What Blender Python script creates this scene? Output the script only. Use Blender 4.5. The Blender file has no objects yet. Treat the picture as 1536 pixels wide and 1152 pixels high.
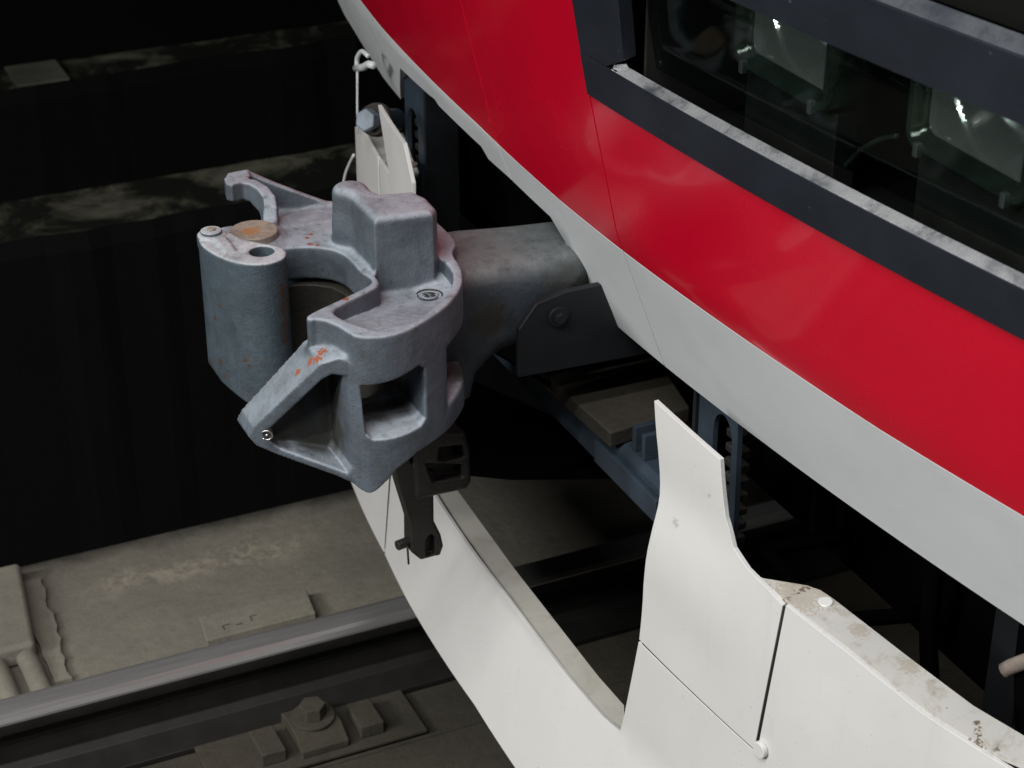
import bpy, bmesh, math, random
import numpy as np
from mathutils import Vector, Matrix

random.seed(4)
np.random.seed(4)
scene = bpy.context.scene
COL = scene.collection

# ------------------------------------------------------------------ camera
# world: +X forward out of the train (along the track), +Y towards the near platform, Z up, metres
EL, AZ, FPX, DIST = math.radians(28.5), math.radians(24.8), 2950.0, 3.07
H = Vector((-math.sin(AZ) * math.cos(EL), -math.cos(AZ) * math.cos(EL), -math.sin(EL)))
R = Vector((-math.cos(AZ), math.sin(AZ), 0))
U = R.cross(H)
CAM = Vector((0, 0, .67)) - DIST * H
cam = bpy.data.cameras.new('camera')
cam.sensor_width = 36
cam.lens = FPX / 1536 * 36
cam.clip_start, cam.clip_end = .05, 100
cam.dof.use_dof = True
cam.dof.focus_distance = 2.65
cam.dof.aperture_fstop = 10
cam_o = bpy.data.objects.new('camera', cam)
COL.objects.link(cam_o)
m = Matrix((R, U, -H)).transposed().to_4x4()
m.translation = CAM
cam_o.matrix_world = m
scene.camera = cam_o

# ------------------------------------------------------------------ light: fluorescent tubes over the platform
world = bpy.data.worlds.new('World')
scene.world = world
world.use_nodes = True
bg = world.node_tree.nodes['Background']
bg.inputs[0].default_value = (.75, .85, 1, 1)
bg.inputs[1].default_value = .010
scene.view_settings.view_transform = 'Standard'
scene.view_settings.look = 'None'
scene.view_settings.exposure = 0
scene.view_settings.gamma = 1

def tube_lamp(name, x, y, z, L, W, power, tint=(1, .985, .95)):
    l = bpy.data.lights.new(name, 'AREA')
    l.shape = 'RECTANGLE'; l.size = L; l.size_y = W; l.energy = power; l.color = tint
    o = bpy.data.objects.new(name, l); COL.objects.link(o)
    o.location = (x, y, z)
    return o
tube_lamp('fluorescent_lamp', 3.0, 1.45, 3.3, 4.4, .10, 112)
tube_lamp('fluorescent_lamp', 3.0, 2.15, 3.3, 4.4, .10, 92)
tube_lamp('fluorescent_lamp', 6.2, 1.0, 3.3, 2.4, .30, 375)
scene.cycles.max_bounces = 6
scene.cycles.sample_clamp_indirect = 4

# ------------------------------------------------------------------ materials
def new_mat(name):
    mt = bpy.data.materials.new(name); mt.use_nodes = True
    nt = mt.node_tree
    return mt, nt, nt.nodes['Principled BSDF']

def N(nt, kind, **kw):
    n = nt.nodes.new(kind)
    for k, v in kw.items():
        if k.startswith('i_'):
            key = k[2:]
            n.inputs[int(key) if key.isdigit() else key.replace('_', ' ')].default_value = v
        else:
            setattr(n, k, v)
    return n

def noise(nt, scale, detail=4, rough=.55, vec=None, dist=0):
    n = N(nt, 'ShaderNodeTexNoise'); n.inputs['Scale'].default_value = scale
    n.inputs['Detail'].default_value = detail; n.inputs['Roughness'].default_value = rough
    n.inputs['Distortion'].default_value = dist
    if vec is None:
        g = N(nt, 'ShaderNodeNewGeometry'); vec = g.outputs['Position']
    nt.links.new(vec, n.inputs['Vector'])
    return n.outputs['Fac']

def ramp(nt, fac, lo, hi, a=0, b=1):
    n = N(nt, 'ShaderNodeMapRange'); n.interpolation_type = 'SMOOTHSTEP'
    nt.links.new(fac, n.inputs['Value'])
    n.inputs['From Min'].default_value = lo; n.inputs['From Max'].default_value = hi
    n.inputs['To Min'].default_value = a; n.inputs['To Max'].default_value = b
    return n.outputs['Result']

def mix(nt, fac, a, b):
    n = N(nt, 'ShaderNodeMix', data_type='RGBA')
    for s, v in ((0, fac), (6, a), (7, b)):
        if isinstance(v, bpy.types.NodeSocket): nt.links.new(v, n.inputs[s])
        elif s == 0: n.inputs[0].default_value = v
        else: n.inputs[s].default_value = (*v[:3], 1)
    return n.outputs[2]

def mul(nt, a, b, op='MULTIPLY'):
    n = N(nt, 'ShaderNodeMath', operation=op)
    for i, v in enumerate((a, b)):
        if isinstance(v, bpy.types.NodeSocket): nt.links.new(v, n.inputs[i])
        else: n.inputs[i].default_value = v
    return n.outputs[0]

def bump(nt, bs, height, strength, dist=.002, prev=None):
    n = N(nt, 'ShaderNodeBump'); n.inputs['Strength'].default_value = strength
    n.inputs['Distance'].default_value = dist
    nt.links.new(height, n.inputs['Height'])
    if prev is not None: nt.links.new(prev, n.inputs['Normal'])
    nt.links.new(n.outputs['Normal'], bs.inputs['Normal'])
    return n.outputs['Normal']

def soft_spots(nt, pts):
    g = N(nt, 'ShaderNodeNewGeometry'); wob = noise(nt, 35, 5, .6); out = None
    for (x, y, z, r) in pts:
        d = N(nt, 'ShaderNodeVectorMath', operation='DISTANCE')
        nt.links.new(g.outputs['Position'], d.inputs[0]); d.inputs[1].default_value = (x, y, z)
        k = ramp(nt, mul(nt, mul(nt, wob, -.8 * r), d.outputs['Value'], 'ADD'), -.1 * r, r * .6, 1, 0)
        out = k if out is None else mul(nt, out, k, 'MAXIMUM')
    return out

def spots(nt, pts, edge=9):
    """mask: 1 inside rough-edged marks at given world points (x, y, z, radius)"""
    g = N(nt, 'ShaderNodeNewGeometry')
    wob = noise(nt, 230, 4, .65)
    out = None
    for (x, y, z, r) in pts:
        d = N(nt, 'ShaderNodeVectorMath', operation='DISTANCE')
        nt.links.new(g.outputs['Position'], d.inputs[0]); d.inputs[1].default_value = (x, y, z)
        s = mul(nt, mul(nt, wob, -2.6 * r, 'MULTIPLY'), d.outputs['Value'], 'ADD')
        k = ramp(nt, s, r * -.78, r * -.5, 1, 0)
        out = k if out is None else mul(nt, out, k, 'MAXIMUM')
    return out

def upness(nt, lo, hi):
    g = N(nt, 'ShaderNodeNewGeometry'); s = N(nt, 'ShaderNodeSeparateXYZ')
    nt.links.new(g.outputs['Normal'], s.inputs[0])
    return ramp(nt, s.outputs['Z'], lo, hi)

def edge_wear(nt, c, col, amt):
    g = N(nt, 'ShaderNodeNewGeometry')
    k = mul(nt, ramp(nt, g.outputs['Pointiness'], .515, .60), ramp(nt, noise(nt, 60, 5, .7), .35, .6))
    return mix(nt, mul(nt, k, amt), c, col)

def cast_metal(name, base, dust, dust_light_amt, chips=None, scrapes=None, rust_thr=.70, rough=.55, chip_col=(.075, .042, .024), grime_shade=None, wear=0):
    mt, nt, bs = new_mat(name)
    c = mix(nt, ramp(nt, noise(nt, 14, 6, .6), .3, .7), tuple(v * .75 for v in base), tuple(v * 1.25 for v in base))
    c = mix(nt, mul(nt, ramp(nt, noise(nt, 55, 5, .7), .45, .75), .45), c, tuple(v * .6 for v in base))
    dm = mul(nt, upness(nt, .25, .95), ramp(nt, noise(nt, 22, 6, .65), .25, .6, .45, 1))
    c = mix(nt, mul(nt, dm, dust_light_amt), c, dust)  # settled dust, with top light painted into it on upward faces
    mp = N(nt, 'ShaderNodeMapping'); mp.inputs['Scale'].default_value = (60, 60, 9)
    g_ = N(nt, 'ShaderNodeNewGeometry'); nt.links.new(g_.outputs['Position'], mp.inputs[0])
    c = mix(nt, mul(nt, ramp(nt, noise(nt, 1, 5, .65, vec=mp.outputs[0]), .5, .8), .5), c, tuple(v * .45 for v in base))
    c = mix(nt, mul(nt, ramp(nt, noise(nt, 24, 6, .7, dist=.8), .54, .70), .35), c, (.075, .062, .048))
    if wear: c = edge_wear(nt, c, tuple(min(1, v * .9) for v in dust), wear)
    if grime_shade: c = mix(nt, mul(nt, soft_spots(nt, grime_shade), .85), c, (.026, .023, .015))  # greasy dirt, plus shade painted into the openings and along the shank
    speck = ramp(nt, noise(nt, 260, 2, .5), .66, .72)
    c = mix(nt, mul(nt, speck, .5), c, tuple(v * .35 for v in base))
    rust = ramp(nt, noise(nt, 42, 5, .7, dist=.6), rust_thr, rust_thr + .05)
    c = mix(nt, rust, c, (.085, .042, .022))
    if chips: c = mix(nt, mul(nt, spots(nt, chips), .85), c, chip_col)
    if scrapes: c = mix(nt, spots(nt, scrapes), c, (.34, .11, .06))
    nt.links.new(c, bs.inputs['Base Color'])
    bs.inputs['Roughness'].default_value = rough
    bs.inputs['Metallic'].default_value = .0
    h = mul(nt, noise(nt, 90, 5, .65), mul(nt, noise(nt, 420, 3, .6), .35), 'ADD')
    bump(nt, bs, h, .55, .003)
    return mt

def plain(name, base, rough=.6, var=.15, metallic=0, spec=None, bumpy=.15, scale=20):
    mt, nt, bs = new_mat(name)
    c = mix(nt, ramp(nt, noise(nt, scale, 5, .6), .3, .7), tuple(v * (1 - var) for v in base), tuple(v * (1 + var) for v in base))
    nt.links.new(c, bs.inputs['Base Color'])
    bs.inputs['Roughness'].default_value = rough
    bs.inputs['Metallic'].default_value = metallic
    if spec is not None: bs.inputs['Specular IOR Level'].default_value = spec
    if bumpy: bump(nt, bs, noise(nt, scale * 6, 4, .6), bumpy, .002)
    return mt

M = {}
SCR = [(.344, .222, .935, .007), (.374, .20, .90, .012), (.383, .205, .895, .012), (.392, .195, .89, .009), (.405, .185, .872, .008),
       (.425, .178, .83, .010), (.33, .245, .875, .006), (.292, -.045, .943, .006), (.297, -.075, .945, .006),
       (.288, -.085, .945, .005), (.30, -.052, .945, .006), (.355, -.115, .985, .006), (.318, .14, .945, .006), (.31, .20, .925, .006)]
M['cast'] = cast_metal('cast_blue_grey_paint', (.088, .109, .134), (.41, .465, .535), .92, scrapes=SCR, rust_thr=.74, wear=.55, grime_shade=[(.41, .155, .80, .045), (.39, .16, .77, .04), (.40, .165, .83, .04), (.43, .16, .77, .035), (.30, .10, .80, .06), (.28, .08, .84, .06), (.30, .14, .785, .035), (.16, .10, .82, .05), (.17, .12, .79, .04), (.135, .12, .80, .06), (.14, .08, .80, .05), (.36, -.10, .90, .03), (.33, .19, .73, .03), (.352, .165, .82, .065), (.350, .165, .77, .065), (.38, .155, .745, .05), (.335, .13, .84, .07), (.335, .14, .79, .065), (.29, .12, .80, .065), (.26, .12, .82, .06), (.24, .14, .79, .05), (.30, .19, .785, .05), (.265, .19, .785, .045)])
M['knuckle'] = cast_metal('cast_worn_knuckle', (.058, .083, .103), (.60, .64, .69), .97, wear=.4,
                          chips=[(.370, .025, .925 - .0085 * i, .007 + .002 * (i % 3 == 1)) for i in range(11)] + [(.452, -.045, .86, .007), (.449, -.05, .852, .006), (.452, -.04, .79, .008), (.430, .010, .81, .007), (.425, .014, .803, .006),
                                 (.457, -.07, .76, .011), (.457, -.075, .775, .009), (.45, -.03, .77, .006), (.43, .010, .75, .005), (.449, -.03, .885, .005)], rust_thr=.73)
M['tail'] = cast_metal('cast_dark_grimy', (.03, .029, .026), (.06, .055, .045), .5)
M['shank'] = cast_metal('shank_dusty_blue_grey', (.042, .054, .068), (.24, .26, .265), .8, grime_shade=[(-.05, .07, .84, .08), (.0, .07, .80, .06), (.08, .08, .84, .05), (-.12, .06, .86, .09)], rust_thr=.76)
M['pin'] = cast_metal('pin_rusty_tan', (.25, .21, .18), (.42, .36, .30), .8, chips=[(.373, -.104, .9585, .020)], chip_col=(.42, .20, .07))
M['dark_iron'] = cast_metal('dark_oily_iron', (.022, .022, .021), (.05, .047, .04), .5, rough=.5)
M['rivet'] = plain('bright_rivet', (.5, .52, .55), .3, metallic=.9)
M['rubber'] = plain('black_gap', (.006, .006, .006), .8)
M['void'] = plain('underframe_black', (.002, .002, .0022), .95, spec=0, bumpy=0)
M['blue_steel'] = plain('blue_grey_painted_steel', (.030, .045, .064), .5, .25, scale=9)
M['dark_plate'] = plain('dark_steel_plate', (.009, .0105, .013), .55, .2, scale=9)
M['brown_pad'] = cast_metal('brown_grimy_pad', (.03, .027, .021), (.065, .057, .042), .6, rough=.8)
M['bolt_blue'] = plain('blue_grey_bolt', (.20, .24, .30), .45, .2)
M['steel_rail'] = plain('dull_rail_steel', (.010, .0095, .009), .6, .3)

# glossy red, grey and white paint
def paint(name, base, rough, dirt=0, coat=.3, streak=None):
    mt, nt, bs = new_mat(name)
    c = mix(nt, ramp(nt, noise(nt, 3.5, 4, .5), .35, .7), base, tuple(v * .94 for v in base))
    if dirt:
        mp = N(nt, 'ShaderNodeMapping'); mp.inputs['Scale'].default_value = (30, 30, 2.2)
        g_ = N(nt, 'ShaderNodeNewGeometry'); nt.links.new(g_.outputs['Position'], mp.inputs[0])
        c = mix(nt, mul(nt, ramp(nt, noise(nt, 1, 6, .7, vec=mp.outputs[0]), .52, .80), dirt * 1.1), c, tuple(v * .66 for v in base))
        e_ = N(nt, 'ShaderNodeNewGeometry')
        mp2 = N(nt, 'ShaderNodeMapping'); mp2.inputs['Rotation'].default_value = (.6, .3, .2); mp2.inputs['Scale'].default_value = (14, 14, 260)
        nt.links.new(e_.outputs['Position'], mp2.inputs[0])
        c = mix(nt, mul(nt, ramp(nt, noise(nt, 1, 2, .5, vec=mp2.outputs[0]), .74, .78), dirt * 1.6), c, tuple(v * .55 for v in base))
        d = mul(nt, ramp(nt, noise(nt, 30, 7, .7), .56, .78), dirt)
        c = mix(nt, d, c, tuple(v * .62 for v in base))
        d2 = mul(nt, ramp(nt, noise(nt, 150, 2, .5), .735, .76), min(1, dirt * 2.0))
        c = mix(nt, d2, c, (.12, .10, .085))
    if streak: c = streak(nt, c)
    nt.links.new(c, bs.inputs['Base Color'])
    r = ramp(nt, noise(nt, 5, 5, .6), .3, .75, rough * .85, rough * 1.25)
    nt.links.new(r, bs.inputs['Roughness'])
    bs.inputs['Coat Weight'].default_value = coat
    bs.inputs['Coat Roughness'].default_value = .07
    bump(nt, bs, noise(nt, 5, 2, .5), .18, .02)
    return mt
M['red'] = paint('glossy_red_paint', (.60, .0015, .022), .24, .04, .5)
M['grey'] = paint('light_grey_paint', (.70, .73, .76), .45, .06, .1)

def white_marks(nt, c):
    k = spots(nt, [(.005, .075, .20, .010), (.045, -.14, .13, .008), (-.01, .50, .70, .010), (-.02, .565, .775, .007), (-.02, .66, .56, .008)])
    return mix(nt, mul(nt, k, .35), c, (.2, .19, .17))
M['white'] = paint('white_skirt_paint', (.77, .775, .77), .42, .14, .12, white_marks)

def rusty_flange(nt, c):
    g = ramp(nt, noise(nt, 13, 6, .7, dist=.5), .50, .70)
    c = mix(nt, mul(nt, g, .75), c, (.33, .27, .21))
    k = spots(nt, [(-.07, .715, .69, .05), (-.10, .70, .69, .045), (-.12, .72, .69, .04), (-.11, .80, .685, .02), (-.13, .88, .678, .02)])
    c = mix(nt, mul(nt, k, .40), c, (.34, .25, .15))
    k = spots(nt, [(-.05 - .0085 * i, .715 - .0024 * i, .693, .0075) for i in range(9)] + [(-.122 - .006 * i, 1.035 - .010 * i, .667, .0075) for i in range(5)] + [(-.138, 1.045, .667, .007), (-.118, 1.020, .667, .008), (-.112, 1.028, .667, .007)])
    c = mix(nt, mul(nt, k, .85), c, (.10, .05, .02))
    return c
M['flange'] = paint('stained_white_flange', (.66, .655, .63), .6, .5, 0, rusty_flange)
def bar_flange(nt, c):
    g = ramp(nt, noise(nt, 9, 6, .7, dist=.5), .42, .68)
    return mix(nt, mul(nt, g, .45), c, (.30, .285, .235))
M['bar_flange'] = paint('grimy_grey_flange', (.56, .55, .50), .6, .3, 0, bar_flange)

def frame_mat():
    mt, nt, bs = new_mat('charcoal_window_frame')
    c = mix(nt, ramp(nt, noise(nt, 9, 5, .6), .35, .7), (.009, .012, .019), (.014, .018, .027))
    c = mix(nt, ramp(nt, noise(nt, 60, 2, .5), .74, .77), c, (.05, .06, .08))
    nt.links.new(c, bs.inputs['Base Color']); bs.inputs['Roughness'].default_value = .5
    bump(nt, bs, noise(nt, 150, 3, .6), .1, .002)
    return mt
M['frame'] = frame_mat()

def worn_edge(name, amt):
    mt, nt, bs = new_mat(name)
    f = ramp(nt, noise(nt, 520, 3, .6), .30, .70, .72, 1)
    g = mul(nt, ramp(nt, noise(nt, 11, 3, .6), .30, .62, .18, 1), ramp(nt, noise(nt, 24, 6, .72), .34, .54, .30, 1))
    f = mul(nt, mul(nt, f, g), amt)
    mpy = 0
    c = mix(nt, f, (.040, .047, .062), (.74, .76, .79))
    nt.links.new(c, bs.inputs['Base Color'])
    nt.links.new(ramp(nt, f, 0, 1, .7, .32), bs.inputs['Roughness'])
    bs.inputs['Metallic'].default_value = .6
    bump(nt, bs, noise(nt, 220, 4, .7), .5, .002)
    return mt
M['worn'] = worn_edge('worn_silver_edge', 1.0)
M['worn_dim'] = worn_edge('scuffed_dark_edge', .11)

def glass_mat():
    mt, nt, bs = new_mat('tinted_glass')
    nt.nodes.remove(bs)
    out = nt.nodes['Material Output']
    tr = N(nt, 'ShaderNodeBsdfTransparent'); tr.inputs[0].default_value = (.74, .79, .77, 1)
    gl = N(nt, 'ShaderNodeBsdfGlossy'); gl.inputs[1].default_value = .04; gl.inputs[0].default_value = (.5, .55, .55, 1)
    lw = N(nt, 'ShaderNodeLayerWeight'); lw.inputs['Blend'].default_value = .5
    p4 = mul(nt, mul(nt, lw.outputs['Facing'], 4, 'POWER'), .25)
    frs = mul(nt, p4, .015, 'ADD')
    mx = N(nt, 'ShaderNodeMixShader')
    nt.links.new(frs, mx.inputs[0]); nt.links.new(tr.outputs[0], mx.inputs[1]); nt.links.new(gl.outputs[0], mx.inputs[2])
    nt.links.new(mx.outputs[0], out.inputs[0])
    return mt
M['glass'] = glass_mat()
M['chrome'] = plain('chrome_reflector', (.80, .82, .82), .11, .05, metallic=.82, bumpy=0)
M['lens_rim'] = plain('clear_green_lens_rim', (.022, .032, .027), .12, .3, metallic=.0, spec=1, bumpy=.3)
M['interior'] = plain('black_lamp_tray', (.012, .013, .012), .45, .2)

def concrete(name, base, stain, pale=None, rough=.9):
    mt, nt, bs = new_mat(name)
    c = mix(nt, ramp(nt, noise(nt, 3.2, 7, .6), .3, .7), base, stain)
    c = mix(nt, mul(nt, ramp(nt, noise(nt, 45, 6, .7), .4, .75), .5), c, tuple(v * .55 for v in base))
    c = mix(nt, mul(nt, ramp(nt, noise(nt, 130, 3, .6), .66, .76), .6), c, tuple(v * 1.9 for v in base))
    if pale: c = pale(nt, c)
    nt.links.new(c, bs.inputs['Base Color']); bs.inputs['Roughness'].default_value = rough
    bs.inputs['Specular IOR Level'].default_value = .2
    h = mul(nt, noise(nt, 30, 8, .7), mul(nt, noise(nt, 160, 4, .7), .4), 'ADD')
    bump(nt, bs, h, .5, .006)
    return mt
def pale_band(nt, c):
    g = N(nt, 'ShaderNodeNewGeometry'); s = N(nt, 'ShaderNodeSeparateXYZ'); nt.links.new(g.outputs['Position'], s.inputs[0])
    b = mul(nt, s.outputs['Y'], mul(nt, noise(nt, 6, 3, .5), .10), 'ADD')
    dy = N(nt, 'ShaderNodeMath', operation='ABSOLUTE'); nt.links.new(mul(nt, b, .945, 'ADD'), dy.inputs[0])
    m1 = ramp(nt, dy.outputs[0], .0, .075, 1, 0)
    dx = N(nt, 'ShaderNodeMath', operation='ABSOLUTE'); nt.links.new(mul(nt, s.outputs['X'], -.26, 'ADD'), dx.inputs[0])
    m2 = ramp(nt, dx.outputs[0], .14, .30, 1, 0)
    m3 = ramp(nt, noise(nt, 42, 7, .75), .40, .62)
    c = mix(nt, mul(nt, mul(nt, m1, m2), mul(nt, m3, .6)), c, (.46, .42, .33))
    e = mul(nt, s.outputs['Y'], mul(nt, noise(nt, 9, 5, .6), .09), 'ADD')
    return mix(nt, ramp(nt, e, -1.135, -1.035, .97, 0), c, (.012, .012, .011))  # soft shadow edge along the slab's back, painted in as dark colour
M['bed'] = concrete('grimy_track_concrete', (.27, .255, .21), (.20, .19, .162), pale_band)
M['bed_dark'] = concrete('brake_dust_concrete', (.072, .066, .052), (.048, .044, .035))
def mossy(nt, c):
    a = ramp(nt, noise(nt, 3.4, 8, .68, dist=.5), .46, .66)
    return mix(nt, a, c, (.17, .17, .125))
M['patch'] = concrete('pale_patch_concrete', (.16, .17, .14), (.08, .085, .07))
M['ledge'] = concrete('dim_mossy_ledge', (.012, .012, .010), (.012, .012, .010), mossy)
M['soot'] = concrete('sooty_black_ballast', (.003, .003, .003), (.002, .002, .002))  # near-black colour stands in for the shadow beyond the slab
M['soot_wall'] = concrete('sooty_black_wall', (.003, .003, .0035), (.002, .002, .002))  # painted shade for the back wall and the kerb fronts

def rail_top():
    mt, nt, bs = new_mat('polished_rail_head')
    g = N(nt, 'ShaderNodeNewGeometry'); mp = N(nt, 'ShaderNodeMapping'); mp.inputs['Scale'].default_value = (2, 60, 60)
    nt.links.new(g.outputs['Position'], mp.inputs[0])
    f = noise(nt, 3, 4, .6, vec=mp.outputs[0])
    c = mix(nt, ramp(nt, f, .2, .8), (.46, .455, .45), (.62, .62, .64))
    nt.links.new(c, bs.inputs['Base Color']); bs.inputs['Metallic'].default_value = .7
    bs.inputs['Roughness'].default_value = .33
    return mt
M['rail_head'] = rail_top()
M['rail_side'] = cast_metal('rusty_rail_shoulder', (.10, .065, .04), (.16, .12, .085), .7, rough=.8)

# ------------------------------------------------------------------ object helpers
def at(px, py_, axis, val):
    r = H + R * ((px - 768) / FPX) - U * ((py_ - 576) / FPX); i = 'xyz'.index(axis)
    return CAM + r * ((val - CAM[i]) / r[i])


def link(name, me, mat, parent=None, smooth=False, bevel=0, solid=0, label=None):
    o = bpy.data.objects.new(name, me); COL.objects.link(o)
    if mat is not None and not me.materials: me.materials.append(M[mat] if isinstance(mat, str) else mat)
    if parent is not None: o.parent = parent
    if smooth:
        me.polygons.foreach_set('use_smooth', [True] * len(me.polygons))
    if solid:
        s = o.modifiers.new('thickness', 'SOLIDIFY'); s.thickness = abs(solid); s.offset = -1 if solid > 0 else 1
    if bevel:
        b = o.modifiers.new('bevel', 'BEVEL'); b.width = bevel; b.segments = 3; b.limit_method = 'ANGLE'
        b.angle_limit = math.radians(32)
        b.harden_normals = True
        me.polygons.foreach_set('use_smooth', [True] * len(me.polygons))
    if label: o['label'] = label
    return o

def tag(o, label, cat, group=None):
    o['label'] = label; o['category'] = cat
    if group: o['group'] = group
    return o

def thing(name, label, cat, loc=(0, 0, 0), group=None):
    o = bpy.data.objects.new(name, None); COL.objects.link(o); o.empty_display_size = .05
    o.location = (0, 0, 0)
    return tag(o, label, cat, group)

def mesh(name, v, f):
    me = bpy.data.meshes.new(name); me.from_pydata([tuple(map(float, p)) for p in v], [], f); me.update()
    bm = bmesh.new(); bm.from_mesh(me); bmesh.ops.recalc_face_normals(bm, faces=bm.faces); bm.to_mesh(me); bm.free()
    return me

def box(name, x, y, z, mat, parent=None, bevel=0, **k):
    v = [(a, b, c) for a in x for b in y for c in z]
    f = [(0, 1, 3, 2), (4, 6, 7, 5), (0, 4, 5, 1), (2, 3, 7, 6), (0, 2, 6, 4), (1, 5, 7, 3)]
    return link(name, mesh(name, v, f), mat, parent, bevel=bevel, **k)

def prism(name, poly, a, b, axis, mat, parent=None, bevel=0, **k):
    """poly in the two other axes (in x,y,z order), extruded from a to b along axis"""
    n = len(poly)
    def P(p, t):
        if axis == 'z': return (p[0], p[1], t)
        if axis == 'y': return (p[0], t, p[1])
        return (t, p[0], p[1])
    v = [P(p, a) for p in poly] + [P(p, b) for p in poly]
    f = [tuple(range(n)), tuple(range(2 * n - 1, n - 1, -1))] + [(i, (i + 1) % n, n + (i + 1) % n, n + i) for i in range(n)]
    return link(name, mesh(name, v, f), mat, parent, bevel=bevel, **k)

def cyl(name, c, d, r, h, mat, parent=None, n=32, r2=None, bevel=0, **k):
    """cylinder starting at c along direction d, length h"""
    d = Vector(d).normalized(); c = Vector(c)
    a = d.orthogonal().normalized(); b = d.cross(a)
    r2 = r if r2 is None else r2
    v = []
    for (rr, t) in ((r, 0), (r2, h)):
        for i in range(n):
            q = 2 * math.pi * i / n
            v.append(c + d * t + (a * math.cos(q) + b * math.sin(q)) * rr)
    f = [tuple(range(n)), tuple(range(2 * n - 1, n - 1, -1))] + [(i, (i + 1) % n, n + (i + 1) % n, n + i) for i in range(n)]
    return link(name, mesh(name, v, f), mat, parent, bevel=bevel, smooth=not bevel and n > 8, **k)

def tube(name, pts, r, mat, parent=None, n=10, closed=False, **k):
    pts = [Vector(p) for p in pts]; v = []; f = []
    m_ = len(pts)
    for i, p in enumerate(pts):
        a = pts[(i - 1) % m_] if (closed or i) else p
        b = pts[(i + 1) % m_] if (closed or i < m_ - 1) else p
        d = (b - a).normalized()
        s = d.cross(Vector((.13, .21, .97))).normalized(); t = d.cross(s)
        for j in range(n):
            q = 2 * math.pi * j / n
            v.append(p + (s * math.cos(q) + t * math.sin(q)) * r)
    for i in range(m_ if closed else m_ - 1):
        for j in range(n):
            f.append((i * n + j, i * n + (j + 1) % n, ((i + 1) % m_) * n + (j + 1) % n, ((i + 1) % m_) * n + j))
    if not closed:
        f += [tuple(range(n)), tuple(range(m_ * n - 1, m_ * n - n - 1, -1))]
    return link(name, mesh(name, v, f), mat, parent, smooth=True, **k)

def curve_pts(ctrl, n=8):
    """Catmull-Rom through the control points"""
    P = [np.array(p, float) for p in ctrl]; P = [2 * P[0] - P[1]] + P + [2 * P[-1] - P[-2]]
    out = []
    for i in range(1, len(P) - 2):
        for t in np.linspace(0, 1, n, endpoint=False):
            a, b, c, d = P[i - 1:i + 3]
            out.append(.5 * ((2 * b) + (-a + c) * t + (2 * a - 5 * b + 4 * c - d) * t * t + (-a + 3 * b - 3 * c + d) * t ** 3))
    out.append(P[-2])
    return out

def resample(pts, n):
    P = np.array(pts, float); d = np.r_[0, np.cumsum(np.linalg.norm(np.diff(P, axis=0), axis=1))]
    t = np.linspace(0, d[-1], n)
    return np.stack([np.interp(t, d, P[:, i]) for i in range(P.shape[1])], 1)

def sheet(name, rows, surf, mat, parent, thick=.006, nx=None, nz=10, bevel=.0012, label=None, dens=.03, extra=()):
    """a curved plate: rows = list of matching (y, z) polylines from bottom to top, mapped on x = surf(y, z)"""
    v = []; f = []
    for rows_ in [rows] + list(extra):
        R_ = [np.array(r, float) for r in rows_]
        segs = []
        n = len(R_[0])
        for i in range(n - 1):
            L = max(np.linalg.norm(r[i + 1] - r[i]) for r in R_)
            k = max(1, int(math.ceil(L / dens)))
            segs += [(i, t) for t in np.linspace(0, 1, k, endpoint=False)]
        segs.append((n - 2, 1.0))
        full = []
        for r in R_:
            full.append(np.array([r[i] * (1 - t) + r[i + 1] * t for i, t in segs]))
        grid = []
        for j in range(len(full) - 1):
            for t in np.linspace(0, 1, nz, endpoint=False):
                grid.append(full[j] * (1 - t) + full[j + 1] * t)
        grid.append(full[-1])
        W = len(segs); o_ = len(v)
        for g in grid:
            for (y, z) in g: v.append((surf(y, z), y, z))
        for j in range(len(grid) - 1):
            for i in range(W - 1):
                f.append((o_ + j * W + i, o_ + j * W + i + 1, o_ + (j + 1) * W + i + 1, o_ + (j + 1) * W + i))
    me = bpy.data.meshes.new(name); me.from_pydata(v, [], f); me.update()
    bm = bmesh.new(); bm.from_mesh(me)
    bmesh.ops.remove_doubles(bm, verts=bm.verts, dist=1e-5)
    bmesh.ops.recalc_face_normals(bm, faces=bm.faces)
    s = sum(fc.normal.x for fc in bm.faces)
    if s < 0: bmesh.ops.reverse_faces(bm, faces=bm.faces)
    bm.to_mesh(me); bm.free()
    return link(name, me, mat, parent, smooth=True, solid=thick, bevel=bevel, label=label)

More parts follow.
